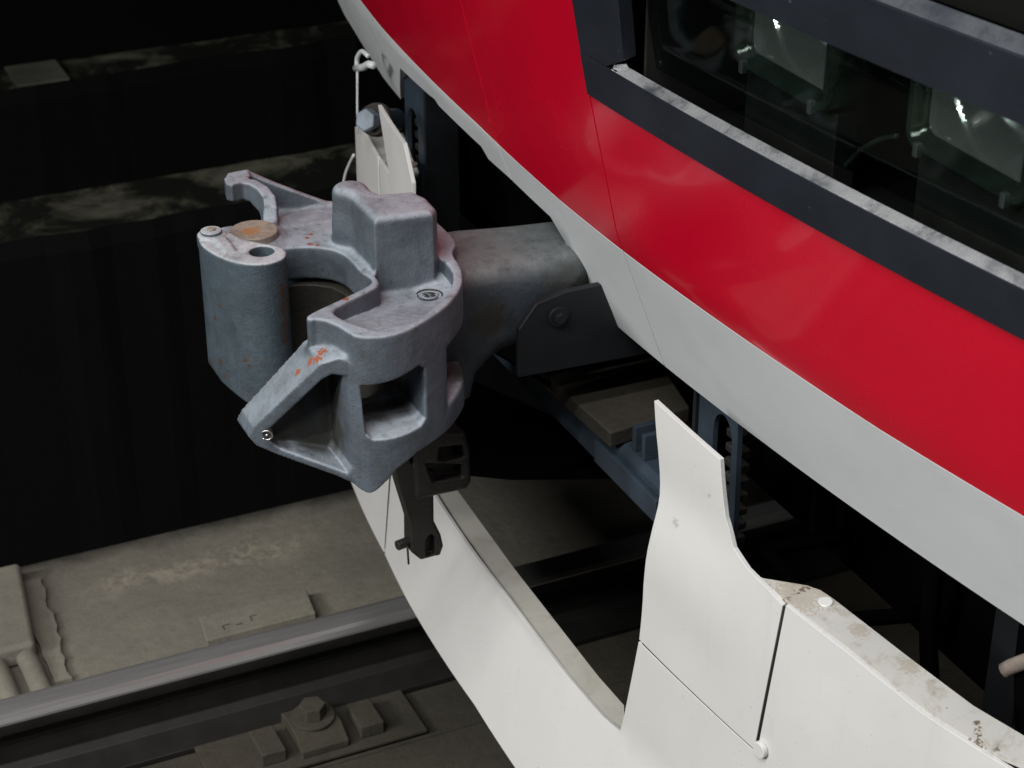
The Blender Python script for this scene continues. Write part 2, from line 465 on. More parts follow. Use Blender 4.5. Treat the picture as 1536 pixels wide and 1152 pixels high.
# ------------------------------------------------------------------ solid modelling of castings (distance field -> surface net)
class Field:
    def __init__(s, lo, hi, h):
        s.h = h; s.lo = np.array(lo, np.float32)
        n = [int(math.ceil((b - a) / h)) + 1 for a, b in zip(lo, hi)]
        s.ax = [s.lo[i] + h * np.arange(n[i], dtype=np.float32) for i in range(3)]
        s.X = s.ax[0][:, None, None]; s.Y = s.ax[1][None, :, None]; s.Z = s.ax[2][None, None, :]
        s.n = n
def sm(poly, it=1, q=.25):
    P = np.array(poly, float)
    for _ in range(it):
        Q = np.roll(P, -1, 0)
        P = np.stack([P * (1 - q) + Q * q, P * q + Q * (1 - q)], 1).reshape(-1, 2)
    return P
def poly2(poly, A, B):
    """signed distance to a polygon over broadcast grids A, B"""
    P = np.array(poly, np.float32)
    shape = np.broadcast(A, B).shape
    d = np.full(shape, 1e9, np.float32); inside = np.zeros(shape, bool)
    for i in range(len(P)):
        a, b = P[i - 1], P[i]; e = b - a
        wx = A - a[0]; wy = B - a[1]
        t = np.clip((wx * e[0] + wy * e[1]) / max(float(e @ e), 1e-12), 0, 1)
        d = np.minimum(d, (wx - e[0] * t) ** 2 + (wy - e[1] * t) ** 2)
        if a[1] != b[1]:
            c = ((a[1] > B) != (b[1] > B)) & (A < (b[0] - a[0]) * (B - a[1]) / (b[1] - a[1]) + a[0])
            inside ^= c
    d = np.sqrt(d)
    return np.where(inside, -d, d).astype(np.float32)
def ext(d2, w, r=0):
    """combine a 2-D distance with |w| band distance, rounded by r"""
    a = d2 + r; b = w + r
    return np.minimum(np.maximum(a, b), 0) + np.sqrt(np.maximum(a, 0) ** 2 + np.maximum(b, 0) ** 2) - r
def band(c, lo, hi): return np.abs(c - (lo + hi) / 2) - (hi - lo) / 2
def pz(F, poly, z0, z1, r=.004): return ext(poly2(poly, F.X, F.Y), band(F.Z, z0, z1), r)
def py(F, poly, y0, y1, r=.004): return ext(poly2(poly, F.X, F.Z), band(F.Y, y0, y1), r)
def px_(F, poly, x0, x1, r=.004): return ext(poly2(poly, F.Y, F.Z), band(F.X, x0, x1), r)
def bx(F, x, y, z, r=.004):
    q = [np.abs(c - (a + b) / 2) - (b - a) / 2 + r for c, (a, b) in ((F.X, x), (F.Y, y), (F.Z, z))]
    return np.sqrt(sum(np.maximum(k, 0) ** 2 for k in q)) + np.minimum(np.maximum(np.maximum(q[0], q[1]), q[2]), 0) - r
def cap(F, a, b, r, rb=None):
    a = np.array(a, np.float32); b = np.array(b, np.float32); e = b - a
    wx, wy, wz = F.X - a[0], F.Y - a[1], F.Z - a[2]
    t = np.clip((wx * e[0] + wy * e[1] + wz * e[2]) / float(e @ e), 0, 1)
    rr = r if rb is None else r + (rb - r) * t
    return np.sqrt((wx - e[0] * t) ** 2 + (wy - e[1] * t) ** 2 + (wz - e[2] * t) ** 2) - rr
def cz(F, x, y, r, z0, z1, e=.002): return ext(np.sqrt((F.X - x) ** 2 + (F.Y - y) ** 2) - r, band(F.Z, z0, z1), e)
def su(a, b, k=.008):
    h = np.clip(.5 + .5 * (b - a) / k, 0, 1)
    return b * (1 - h) + a * h - k * h * (1 - h)
def sd(a, b, k=.006):            # a minus b
    return -su(-a, b, k)
def surface_net(D, F):
    nx, ny, nz = D.shape
    D = D.astype(np.float32); s = D < 0
    c = np.zeros((nx - 1, ny - 1, nz - 1), np.int8)
    for i in (0, 1):
        for j in (0, 1):
            for k in (0, 1): c += s[i:nx - 1 + i, j:ny - 1 + j, k:nz - 1 + k]
    act = (c > 0) & (c < 8)
    I = np.argwhere(act); idx = np.full(act.shape, -1, np.int64); idx[act] = np.arange(len(I))
    acc = np.zeros((len(I), 3)); cnt = np.zeros(len(I))
    corners = [(i, j, k) for i in (0, 1) for j in (0, 1) for k in (0, 1)]
    for a in corners:
        for ax in range(3):
            if a[ax]: continue
            b = list(a); b[ax] = 1
            da = D[I[:, 0] + a[0], I[:, 1] + a[1], I[:, 2] + a[2]]; db = D[I[:, 0] + b[0], I[:, 1] + b[1], I[:, 2] + b[2]]
            m_ = (da < 0) != (db < 0)
            t = np.where(m_, da / np.where(m_, da - db, 1), 0)
            p = np.array(a, float)[None, :].repeat(len(I), 0); p[:, ax] += t
            acc[m_] += p[m_]; cnt[m_] += 1
    V = (I + acc / cnt[:, None]) * F.h + F.lo
    faces = []
    for ax in range(3):
        o = [(0, 0, 0)] * 4
        u, w = (ax + 1) % 3, (ax + 2) % 3
        sl0 = [slice(None)] * 3; sl1 = [slice(None)] * 3
        sl0[ax] = slice(0, -1); sl1[ax] = slice(1, None)
        a, b = s[tuple(sl0)], s[tuple(sl1)]
        E = np.argwhere(a != b)
        ok = (E[:, u] > 0) & (E[:, w] > 0) & (E[:, u] < D.shape[u] - 1) & (E[:, w] < D.shape[w] - 1)
        E = E[ok]
        neg = a[E[:, 0], E[:, 1], E[:, 2]]
        q = []
        for du, dw in ((0, 0), (1, 0), (1, 1), (0, 1)):
            e = E.copy(); e[:, u] -= du; e[:, w] -= dw
            q.append(idx[e[:, 0], e[:, 1], e[:, 2]])
        q = np.stack(q, 1)
        q[~neg] = q[~neg][:, ::-1]
        faces.append(q)
    return V, np.concatenate(faces)
def casting(name, D, F, mat, parent, label=None):
    V, Q = surface_net(D, F)
    me = bpy.data.meshes.new(name)
    me.vertices.add(len(V)); me.vertices.foreach_set('co', V.astype(np.float32).ravel())
    me.loops.add(Q.size); me.loops.foreach_set('vertex_index', Q.astype(np.int32).ravel())
    me.polygons.add(len(Q)); me.polygons.foreach_set('loop_start', np.arange(0, Q.size, 4, dtype=np.int32))
    me.update(calc_edges=True); me.validate()
    return link(name, me, mat, parent, smooth=True, label=label)

# ================================================================== THE TRACK AND ITS SURROUNDINGS (setting)
X0_, X1_ = -5.5, 4.0
def structure(o):
    o['kind'] = 'structure'; return o
BED = -.20
def rolled(name, prof, mat, x0=X0_, x1=X1_, parent=None, bevel=.004):
    return prism(name, prof, x0, x1, 'x', mat, parent, bevel=bevel)
# concrete slab beyond the rail, down to a pit added for the shade; brake-dust slab between the rails
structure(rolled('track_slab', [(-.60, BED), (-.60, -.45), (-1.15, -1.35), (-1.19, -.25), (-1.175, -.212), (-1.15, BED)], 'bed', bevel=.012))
structure(rolled('track_floor', [(-.601, -.45), (-.601, -.252), (-.325, -.252), (-.315, -.246), (1.9, -.246), (1.9, -.45)], 'bed_dark', bevel=0))
structure(rolled('ground', [(-9, -1.5), (-9, -1.32), (-1.05, -1.32), (-1.05, -1.5)], 'soot', bevel=0))
structure(rolled('track_ground', [(-1.05, -1.5), (-1.05, -1.33), (3.2, -1.33), (3.2, -1.5)], 'soot', bevel=0))
structure(rolled('dark_wall', [(-6.5, -1.32), (-6.5, 4.5), (-6.2, 4.5), (-6.2, -1.32)], 'soot_wall', x0=-12, x1=8, bevel=0))
def ledge(y0, y1, z, nm, label, group=None):
    """long concrete kerb with a chipped front arris"""
    nseg = 150; v = []; f = []
    xs = np.linspace(-6, 3.5, nseg)
    rs = np.random.RandomState(int(abs(y0) * 100))
    w = np.convolve(rs.randn(nseg + 8), np.ones(9) / 9, 'valid') * .035
    w2 = np.convolve(rs.randn(nseg + 2), np.ones(3) / 3, 'valid') * .012
    for i, x in enumerate(xs):
        a = w[i] + w2[i]
        v += [(x, y1 + a * .4, z - 1.1), (x, y1 + a, z - .05), (x, y1 - .03 + a, z), (x, y0 - .5 * w2[i], z + .01 * w2[i]), (x, y0, z - 1.1)]
    for i in range(nseg - 1):
        for j in range(4): f.append((i * 5 + j, i * 5 + j + 1, i * 5 + 5 + j + 1, i * 5 + 5 + j))
    f += [(0, 1, 2, 3, 4), tuple(range((nseg - 1) * 5 + 4, (nseg - 1) * 5 - 1, -1))]
    me = mesh(nm, v, f); me.materials.append(M['ledge']); me.materials.append(M['soot_wall'])
    for p in me.polygons:
        if abs(p.normal.y) > .8: p.material_index = 1  # kerb front painted black as shade under its lit top
    return tag(link(nm, me, None, None), label, 'kerb', group)
ledge(-3.13, -2.80, -.20, 'concrete_kerb', 'wide dim mossy concrete kerb with a chipped edge beyond the black drain')
ledge(-4.32, -4.10, -.20, 'concrete_kerb', 'narrow dim concrete kerb farthest back in the dark, with a pale patch')
# a pale repair patch on the farther kerb
patch = prism('repair_patch', [(-.02, -4.30), (-.02, -4.09), (-.20, -4.09), (-.20, -4.30)], -.192, -.184, 'z', 'patch', bpy.data.objects['concrete_kerb.001'], label='pale patch')

# ---- rail
rail = thing('rail', 'steel running rail with a bright polished head crossing below the coupler', 'rail')
ry = -.54; rt = -.09
prof = [(-.075, -.25), (-.075, -.238), (-.02, -.225), (-.009, -.21), (-.009, -.145), (-.033, -.13), (-.036, -.112), (-.033, -.101)]
web = [(ry + a, b) for a, b in prof] + [(ry - a, b) for a, b in prof[::-1]]
rolled('rail_web', web, 'steel_rail', parent=rail, bevel=.002)
head = [(-.0345, -.1005), (-.030, -.094), (-.02, -.0905), (0, rt), (.02, -.0905), (.030, -.094), (.0345, -.102), (.0345, -.112)]
head = [(ry + a, b) for a, b in head] + [(ry - .0345, -.112)]
rolled('rail_head', head, 'rail_head', parent=rail, bevel=.0)
rolled('rust_shoulder', [(ry - .035, -.118), (ry - .0365, -.116), (ry - .0385, -.101), (ry - .031, -.0955), (ry - .0340, -.103)], 'rail_side', parent=rail, bevel=0)

# ---- rail fastening near the bottom edge of the picture
def fastening(x, label, group=None):
    t = thing('rail_fastening', label, 'rail clip', group=group)
    box('base_plate', (x - .20, x + .22), (-.475, -.33), (-.2455, -.238), 'bed_dark', t, .002)
    prism('clip_plate', [(-.468, -.238), (-.468, -.216), (-.43, -.205), (-.385, -.205), (-.345, -.222), (-.345, -.238)], x - .047, x + .047, 'x', 'bed_dark', t, .003)
    cyl('washer', (x, -.415, -.2045), (0, 0, 1), .042, .006, 'bed_dark', t, bevel=.001)
    cyl('bolt', (x, -.415, -.1985), (0, 0, 1), .026, .027, 'bed_dark', t, n=6, bevel=.002)
    for s in (-1, 1):
        box('side_lug', (x + s * .098 - .024, x + s * .098 + .024), (-.435, -.355), (-.238, -.210), 'bed_dark', t, .003)
    return t
fastening(.225, 'hexagonal bolt on a round washer clamping the near side of the rail foot')
blk = prism('tie_block', [(.345, -.70), (.335, -.785), (.105, -.785), (.115, -.70)], -.2, -.176, 'z', 'bed', None, .003)
tag(blk, 'low concrete block beside the far side of the rail, with faint marks cast in it', 'concrete block')
for (x, w, y, d) in ((.300, .002, -.735, .016), (.286, .012, -.735, .002), (.262, .014, -.727, .002), (.240, .002, -.743, .016), (.226, .014, -.743, .002)):
    box('cast_mark', (x, x + w), (y, y + d), (-.1768, -.1752), 'bed_dark', blk)
# duct cover slab and two conduits at the left
duct = prism('duct_cover', [(.625, -1.10), (.66, -.80), (1.3, -.80), (1.3, -1.10)], -.2, -.150, 'z', 'bed', None, .012)
tag(duct, 'raised concrete duct cover left of the rail above the two conduits', 'cover')
for i in range(2):
    x = .682 + .060 * i
    pts = curve_pts([(x, -.83, -.185), (x - .003, -.77, -.183), (x - .006, -.70, -.19), (x - .009, -.64, -.2)], 5)
    t = tube('conduit', pts, .021, 'bed', None, n=14)
    tag(t, ['right one of the two stubby concrete-coated conduits under the duct cover',
            'left one of the two stubby conduits under the duct cover, at the picture edge'][i], 'conduit', 'conduits under the duct cover')
mor = []
rs = np.random.RandomState(3)
for i in range(17):
    t = i / 16; mor.append((.612 - .03 * (1 - t) + .012 * rs.rand(), -1.08 + .37 * t))
for i in range(17):
    t = 1 - i / 16; mor.append((.645 + .006 * rs.rand(), -1.08 + .37 * t))
tag(prism('mortar_fillet', mor, -.2, -.188, 'z', 'bed', None, .002), 'crumbling strip of mortar along the right side of the duct cover', 'mortar')

# ---- platform the photographer stands on (beyond the near side)
structure(prism('platform', [(1.75, .80), (1.75, .95), (9, .95), (9, .80)], -8, 8, 'x', 'bed'))
structure(prism('platform_wall', [(1.95, -.25), (1.95, .799), (2.3, .799), (2.3, -.25)], -8, 8, 'x', 'bed_dark'))

# ================================================================== TRAIN FRONT
train = thing('train', 'red and grey train front with charcoal headlight window, above the coupler', 'train')
def bd(y, z):
    yy = abs(y)
    x = -.03 - .07 * y * y if yy < 1.25 else -.03 - .07 * yy * yy - .9 * (yy - 1.25) ** 2
    return x + (.2 * (z - 1.02) if z > 1.02 else .4 * (z - 1.02))
line = [(-2.0, 1.06), (-1.4, 1.055), (-.81, 1.047), (-.677, 1.038), (-.186, 1.027), (.088, 1.009), (.276, 1.003), (.53, 1.001), (.83, .999), (1.06, 1.004), (1.9, 1.01)]
lowr = [(-2.0, .90), (-1.4, .875), (-1.17, .868), (-.956, .835), (-.823, .84), (-.822, .842), (-.641, .97), (-.46, .982), (-.43, .986), (-.42, .978), (-.228, .975), (-.215, .957), (-.131, .957), (.009, .946), (.078, .843), (.116, .801), (.26, .800), (1.0, .806), (1.9, .81)]
def ln(y): return float(np.interp(y, [p[0] for p in line], [p[1] for p in line]))
def lo_(y): return float(np.interp(y, [p[0] for p in lowr], [p[1] for p in lowr]))
def ypts(a, b, extra=()):
    s = sorted(set([a, b] + [e for e in extra if a < e < b] + list(np.arange(math.ceil(a / .05) * .05, b, .05))))
    return [y for y in s if a <= y <= b]
seam = .0016
cuts = [(-1.9, -.1215), (-.1215, .2600), (.2600, 1.9)]
for i, (a, b) in enumerate(cuts):
    a2, b2 = a + (seam if i else 0), b - (seam if i < 2 else 0)
    sa = (-.1215, -.0035) if i == 1 else None
    ys = ypts(a2, b2, [p[0] for p in lowr])
    sh = lambda y: 0
    rows = [[(y, lo_(y)) for y in ys], [(y + (.012 if y > .2 else 0) * (1 if i else 1) * (1 if abs(y - .26) < .002 else 0), ln(y) - .0003) for y in ys]]
    sheet('grey_panel', rows, bd, 'grey', train, .012, nz=8, bevel=.0006)
    ys = ypts(a2, b2, [p[0] for p in line])
    ys = [y for y in ys if y in (a2, b2) or (y - a2 > .075 and b2 - y > .075)]
    top = 1.75
    if i == 2:
        rows = [[(y + (.012 if abs(y - .26) < .002 else 0), ln(y) + .0003) for y in ys], [(y, 1.236) for y in ys]]
    else:
        rows = [[(y + (.012 if abs(y - .26) < .002 else 0), ln(y) + .0003) for y in ys], [(y + (-.03 if y == b2 and i == 0 else 0) + (-.03 if y == a2 and i == 1 else 0), 1.236) for y in ys],
                [(y + (-.06 if y == b2 and i == 0 else 0) + (-.06 if y == a2 and i == 1 else 0), top) for y in ys]]
    sheet('red_panel', rows, bd, 'red', train, .012, nz=8, bevel=.0006)
# backing behind the seams, unseen cab floor added to shade the bed, and black underframe volume
bk = lambda y, z: bd(y, z) - .0135
for nm, a, b in (('joint_backing', -.16, -.09), ('joint_backing', .22, .30)):
    ys = ypts(a, b)
    sheet(nm, [[(y, max(lo_(y), .8) + .004) for y in ys], [(y, 1.235) for y in ys]], bk, 'rubber', train, .003, bevel=0)
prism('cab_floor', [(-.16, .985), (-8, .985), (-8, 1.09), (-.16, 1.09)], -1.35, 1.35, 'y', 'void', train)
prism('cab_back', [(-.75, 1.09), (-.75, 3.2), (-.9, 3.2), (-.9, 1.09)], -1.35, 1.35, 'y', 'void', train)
# headlight window: frame, worn ledge, glass
fr = lambda y, z: bd(y, z) + .006
def fsheet(name, rows, mat='frame', surf=fr, thick=.02, **k): return sheet(name, rows, surf, mat, train, thick, nz=4, **k)
ys = ypts(.266, 1.9, [.344, .385])
fsheet('window_frame', [[(y, 1.2372) for y in ys], [(y, 1.2975) for y in ys]])
fsheet('window_frame', [[(.267, 1.2985), (.335, 1.2985), (.385, 1.322)], [(.27, 1.40), (.34, 1.40), (.396, 1.40)], [(.28, 1.75), (.34, 1.75), (.43, 1.75)]])
ys = ypts(.45, 1.9)
fsheet('window_frame', [[(y, 1.4765) for y in ys], [(y, 1.5455) for y in ys]])
ys = ypts(.345, 1.9, [.385])
def ledge_s(y, z): return fr(y, 1.2975) - (z - 1.2975) * 1.6
sheet('worn_ledge', [[(y, 1.298) for y in ys], [(y + (.022 if y < .35 else 0), 1.3060) for y in ys]], ledge_s, 'worn', train, .006, nz=3, bevel=.001, label='bright worn silver edge under the headlight window')
ys = ypts(.5, 1.9)
sheet('worn_ledge', [[(y, 1.5465) for y in ys], [(y, 1.560) for y in ys]], lambda y, z: fr(y, 1.545) - (z - 1.545) * 1.0, 'worn_dim', train, .006, nz=3, bevel=.001, label='scratched silver edge below the dark windscreen')
ys = ypts(.40, 1.9)
sheet('window_glass', [[(y, 1.312) for y in ys], [(y, 1.476) for y in ys]], lambda y, z: bd(y, z) - .030, 'glass', train, .004, nz=4, bevel=0)
sheet('windscreen', [[(y, 1.561) for y in ys], [(y, 2.3) for y in ys]], lambda y, z: bd(y, z) - .015, 'rubber', train, .01, nz=4, bevel=0)
# lamp tray behind the glass
tray = sheet('lamp_tray', [[(y, 1.225) for y in ys], [(y, 1.245) for y in ys]], lambda y, z: bd(y, 1.3) - .03 - (1.245 - z) * 12, 'interior', train, .004, nz=3, bevel=0)
sheet('lamp_tray_back', [[(y, 1.22) for y in ys], [(y, 1.56) for y in ys]], lambda y, z: bd(y, 1.3) - .27, 'interior', train, .004, nz=3, bevel=0)
box('tray_side', (-.30, -.0), (.392, .398), (1.24, 1.55), 'interior', train)

def headlight(y0):
    """rectangular lamp: clear moulded rim, chrome bowl, bulb shield; stands on the tray"""
    x = bd(y0 + .1, 1.3) - .050; w, h = .205, .165; z0 = 1.350
    yc, zc = y0 + w / 2, z0 + h / 2
    t = bpy.data.objects.new('headlight', None); COL.objects.link(t); t.parent = train
    def rr(w_, h_, r, n=6):
        out = []
        for cx, cy, a0 in ((w_ / 2 - r, h_ / 2 - r, 0), (-w_ / 2 + r, h_ / 2 - r, 90), (-w_ / 2 + r, -h_ / 2 + r, 180), (w_ / 2 - r, -h_ / 2 + r, 270)):
            for k in range(n + 1):
                a = math.radians(a0 + 90 * k / n); out.append((yc + cx + r * math.cos(a), zc + cy + r * math.sin(a)))
        return out
    # rim: loops going outward-back, moulded
    loops = [(rr(w, h, .02), x - .045), (rr(w, h, .02), x - .004), (rr(w - .008, h - .008, .018), x), (rr(w - .020, h - .020, .016), x - .002),
             (rr(w - .024, h - .024, .016), x - .010), (rr(w - .034, h - .034, .014), x - .010), (rr(w - .038, h - .038, .014), x - .018)]
    v = []; f = []; n = len(loops[0][0])
    for L, xx in loops: v += [(xx, a, b) for a, b in L]
    for j in range(len(loops) - 1):
        for i in range(n): f.append((j * n + i, j * n + (i + 1) % n, (j + 1) * n + (i + 1) % n, (j + 1) * n + i))
    link('lens_rim', mesh('lens_rim', v, f), 'lens_rim', t, smooth=True)
    # chrome bowl: a round paraboloid let into a square flange
    v = []; f = []; K = 34; hw, hh = (w - .036) / 2, (h - .036) / 2
    for j in range(K + 1):
        for i in range(K + 1):
            dy, dz = hw * (2 * i / K - 1), hh * (2 * j / K - 1)
            d_ = min(-.072 + 6 * (dy - .045) ** 2 + 7 * (dz - .035) ** 2, -.004)
            v.append((x - .014 + d_, yc + dy, zc + dz))
    for j in range(K):
        for i in range(K): f.append((j * K + j + i, j * K + j + i + 1, (j + 1) * (K + 1) + i + 1, (j + 1) * (K + 1) + i))
    link('reflector', mesh('reflector', v, f), 'chrome', t, smooth=True)
    cyl('bulb', (x - .060, yc, zc), (1, 0, 0), .009, .030, 'rivet', t, n=16, r2=.006)
    for s in (-1, 1):
        box('rim_clip', (x - .004, x + .004), (yc + s * .075 - .004, yc + s * .075 + .004), (z0 - .004, z0 + .012), 'rivet', t, .001)
    box('lamp_bracket', (x - .05, x - .02), (y0 + .005, y0 + w - .005), (1.2465, z0 - .001), 'interior', t, .002)
    return t
headlight(.515)
headlight(.822)
tube('lamp_cable', curve_pts([(-.07, .83, 1.365), (-.075, .79, 1.345), (-.085, .74, 1.31), (-.09, .70, 1.27)], 6), .003, 'lens_rim', train)

# black underframe behind the opening, cross beam, brackets
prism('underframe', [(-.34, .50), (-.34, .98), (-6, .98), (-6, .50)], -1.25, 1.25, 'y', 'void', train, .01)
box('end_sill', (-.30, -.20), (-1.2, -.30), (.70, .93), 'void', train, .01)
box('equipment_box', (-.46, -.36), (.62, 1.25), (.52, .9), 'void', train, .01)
prism('cross_beam', [(-.105, .552), (-.105, .612), (-.115, .622), (-.20, .622), (-.20, .552)], -.50, .31, 'y', 'blue_steel', train, .003)
prism('beam_gusset', [(-.095, .56), (-.095, .60), (-.1045, .60), (-.1045, .56)], .10, .30, 'y', 'blue_steel', train, .002)
prism('wear_pad', [(-.075, -.085), (-.085, .170), (-.235, .150), (-.28, -.08)], .6225, .650, 'z', 'brown_pad', train, .004)
for y in (.185, .215):
    box('rib', (-.19, -.115), (y, y + .01), (.6225, .665), 'blue_steel', train, .001)
prism('cheek_plate', [(.046, .752), (.046, .832), (.018, .868), (-.03, .878), (-.30, .878), (-.30, .735), (-.155, .745)], .112, .124, 'y', 'dark_plate', train, .002)
cyl('cheek_bolt', (-.016, .1245, .842), (0, 1, 0), .016, .006, 'dark_plate', train, bevel=.001)
cyl('cheek_bolt_head', (-.016, .1305, .842), (0, 1, 0), .009, .008, 'dark_plate', train, n=6, bevel=.001)
prism('carrier_plate', [(.045, .735), (.050, .746), (-.03, .735), (-.09, .625), (-.10, .625)], -.11, -.02, 'y', 'dark_plate', train, .002)
prism('equipment_plate', [(-.18, .02), (-.26, .02), (.0, -.60), (.16, -.60), (.16, -.18), (-.02, -.05)], .462, .472, 'z', 'void', train, 0)

def slot_bracket(y0, y1, s, parent, zs, xo):
    """vertical pressed-steel bracket with a rounded slot and ribbed liner; s = side"""
    outer = [(y0, .50), (y1 + .006, .50), (y1 + .010, .62), (y1 + .006, .75), (y1, zs + .13), (y0, zs + .13)]
    if s < 0: outer = [(-a, b) for a, b in outer]
    yc = y1 - .034
    c = []
    for k in range(13):
        a = math.pi * k / 12; c.append((yc + .026 * math.cos(a), zs + .034 * math.sin(a)))
    c = c + [(yc - .026, .56), (yc + .026, .56)]
    if s < 0: c = [(-a, b) for a, b in c]
    bm = bmesh.new()
    def ring(P, x): return [bm.verts.new((x, a, b)) for a, b in P]
    A = ring(outer, xo); B = ring(c, xo)
    ea = [bm.edges.new((A[i], A[(i + 1) % len(A)])) for i in range(len(A))]
    eb = [bm.edges.new((B[i], B[(i + 1) % len(B)])) for i in range(len(B))]
    bmesh.ops.triangle_fill(bm, use_beauty=True, edges=ea + eb)
    bmesh.ops.recalc_face_normals(bm, faces=bm.faces)
    if sum(q.normal.x for q in bm.faces) < 0: bmesh.ops.reverse_faces(bm, faces=bm.faces)
    me = bpy.data.meshes.new('slot_bracket'); bm.to_mesh(me); bm.free()
    o = link('slot_bracket', me, 'blue_steel', parent, solid=.008)
    for k in range(9):
        z = zs - .175 + .024 * k
        a, b = (yc - .012, yc + .024)
        if s < 0: a, b = -b, -a
        box('liner_rib', (xo - .035, xo - .012), (a, b), (z, z + .013), 'dark_iron', o, .003)
    e = (y0 - .012, y0 - .004) if s > 0 else (-y0 + .004, -y0 + .012)
    box('bracket_edge', (xo - .06, xo + .004), e, (.50, zs + .13), 'dark_plate', parent, .001)
    return o
slot_bracket(.318, .420, 1, train, .742, -.15)
slot_bracket(.612, .705, -1, train, .845, -.112)

# ---- white skirt with its two towers
skirt = bpy.data.objects.new('skirt', None); COL.objects.link(skirt); skirt.parent = train
def sk(y, z):
    yy = abs(y)
    return float(np.interp(z, [.03, .05, .27, .5, .9], [.08, .075, .02, .02, .02])) - .13 * y * y - (.25 * (yy - 1.0) ** 2 if yy > 1 else 0)
def rowsT(bot, mid, top): return [bot, mid, top]
# lower front panel and near outer panel in one sheet, far joint at y = -.5
bot = [(-.491, .068), (-.34, .066), (0, .068), (.16, .055), (.30, .05), (.385, .05), (.392, .05), (.40, .05), (.42, .05), (.55, .045), (.6925, .04)]
mid = [(-.549, .19), (-.337, .19), (.01, .19), (.16, .18), (.32, .18), (.386, .20), (.394, .21), (.41, .24), (.422, .25), (.555, .25), (.6925, .25)]
top = [(-.575, .292), (-.335, .292), (.02, .286), (.234, .270), (.34, .265), (.388, .268), (.396, .30), (.412, .38), (.427, .4575), (.56, .447), (.6925, .4365)]
ys2 = (.83, .954, 1.05, 1.30, 1.7)
botR = [(.6925, .04)] + [(y, .04) for y in ys2]
midR = [(.6925, .25)] + [(y, .25) for y in ys2]
mi2R = [(.6925, .4365)] + [(y, .4365) for y in ys2]
topR = [(.7245, .697), (.833, .688), (.954, .671), (1.05, .668), (1.30, .66), (1.7, .65)]
sheet('skirt_panel', [bot, mid, top], sk, 'white', skirt, .006, nz=8, bevel=.0006, extra=[[botR, midR, mi2R, topR]])
# near tower
L = [(.4275, .4615), (.437, .56), (.452, .655), (.456, .685), (.458, .705), (.458, .722), (.452, .79), (.441, .861)]
Rr = [(.6868, .4395), (.7026, .565), (.7188, .693), (.690, .7015), (.650, .709), (.618, .724), (.598, .76), (.585, .842)]
rows = [[tuple(np.array(a) * (1 - t) + np.array(b) * t) for t in np.linspace(0, 1, 9)] for a, b in zip(L, Rr)]
def sk_t(y, z):
    # the tower is pressed with a slight hollow below its head
    k = max(0, min(1, (.70 - y) / .10)); k *= 1 if z > .5 else max(0, (z - .45) / .05)
    return sk(y, z) + k * (.006 * math.exp(-((z - .62) / .07) ** 2) - .004 * math.exp(-((z - .74) / .05) ** 2))
sheet('skirt_tower', rows, sk_t, 'white', skirt, .007, nz=4, bevel=.0008)
# far tower and far outer panel
L = [(-.43, .30), (-.415, .60), (-.403, .855), (-.451, .908)]
Rr = [(-.55, .30), (-.555, .60), (-.559, .807), (-.634, .911)]
rows = [[tuple(np.array(a) * (1 - t) + np.array(b) * t) for t in np.linspace(0, 1, 5)] for a, b in zip(L, Rr)]
sheet('skirt_tower', rows, sk, 'white', skirt, .007, nz=5, bevel=.0008)
ys_b = [(-.5605 - .0, .30), (-.66, .30), (-.80, .30), (-.95, .30), (-1.2, .30)]
sheet('skirt_panel', [[(-.548, .30), (-.646, .30)], [(-.548, .809), (-.646, .805)]], lambda y, z: sk(y, z) - .001, 'white', skirt, .006, nz=6)
sheet('skirt_panel', [[(-.649, .30), (-.74, .30), (-.82, .30), (-.93, .30)], [(-.652, .805), (-.73, .803), (-.797, .801), (-.91, .765)]], sk, 'white', skirt, .006, nz=6)
sheet('skirt_panel', [[(-.501, .068), (-.65, .058), (-.80, .048), (-.95, .04)], [(-.564, .19), (-.68, .19), (-.80, .19), (-.93, .19)], [(-.592, .292), (-.70, .295), (-.80, .295), (-.91, .295)]], sk, 'white', skirt, .006, nz=6, bevel=.0006)
# dark gap strips behind the seams
fill = lambda y, z: sk(y, z) - .0016
sheet('seam_gap', [[(.433, .435), (.66, .42), (.71, .42)], [(.434, .485), (.66, .47), (.71, .46)]], fill, 'rubber', skirt, .002, nz=3, bevel=0)
sheet('seam_gap', [[(.675, .430), (.705, .430)], [(.705, .690), (.735, .690)]], fill, 'rubber', skirt, .002, nz=3, bevel=0)
sheet('seam_gap', [[(-.665, .31), (-.63, .31)], [(-.665, .79), (-.63, .79)]], fill, 'rubber', skirt, .002, nz=3, bevel=0)
sheet('seam_gap', [[(-.515, .075), (-.480, .075)], [(-.575, .19), (-.535, .19)], [(-.602, .285), (-.56, .285)]], lambda y, z: sk(y, z) - .0016, 'rubber', skirt, .002, nz=3, bevel=0)
# inward flanges
def flange(name, outer, inner, mat):
    """strip from just behind the panel's top edge (y, z) to inner picture-measured world points"""
    o = resample([(sk(y, z) - .0062, y, z - .003) for y, z in outer], 60); i_ = resample(inner, 60)
    v = list(map(tuple, o)) + list(map(tuple, i_))
    f = [(k, k + 1, 61 + k, 60 + k) for k in range(59)]
    return link(name, mesh(name, v, f), mat, skirt, solid=.004)
zt = lambda y: float(np.interp(y, [-.335, .02, .234, .388], [.292, .286, .270, .265]))
zf = lambda y: float(np.interp(y, [.66, .72, .833, .954, 1.7], [.703, .697, .688, .671, .655]))
ins = [tuple(at(a_, b_, 'z', z_)) for a_, b_, z_ in ((682, 730, .289), (773, 855, .283), (897, 1014, .266), (936, 1058, .262))]
flange('crossbar_flange', [(y, zt(y)) for y in (-.57, -.34, 0, .1, .2, .3, .392)], [(ins[0][0] - .02, -.57, .289)] + ins, 'bar_flange')
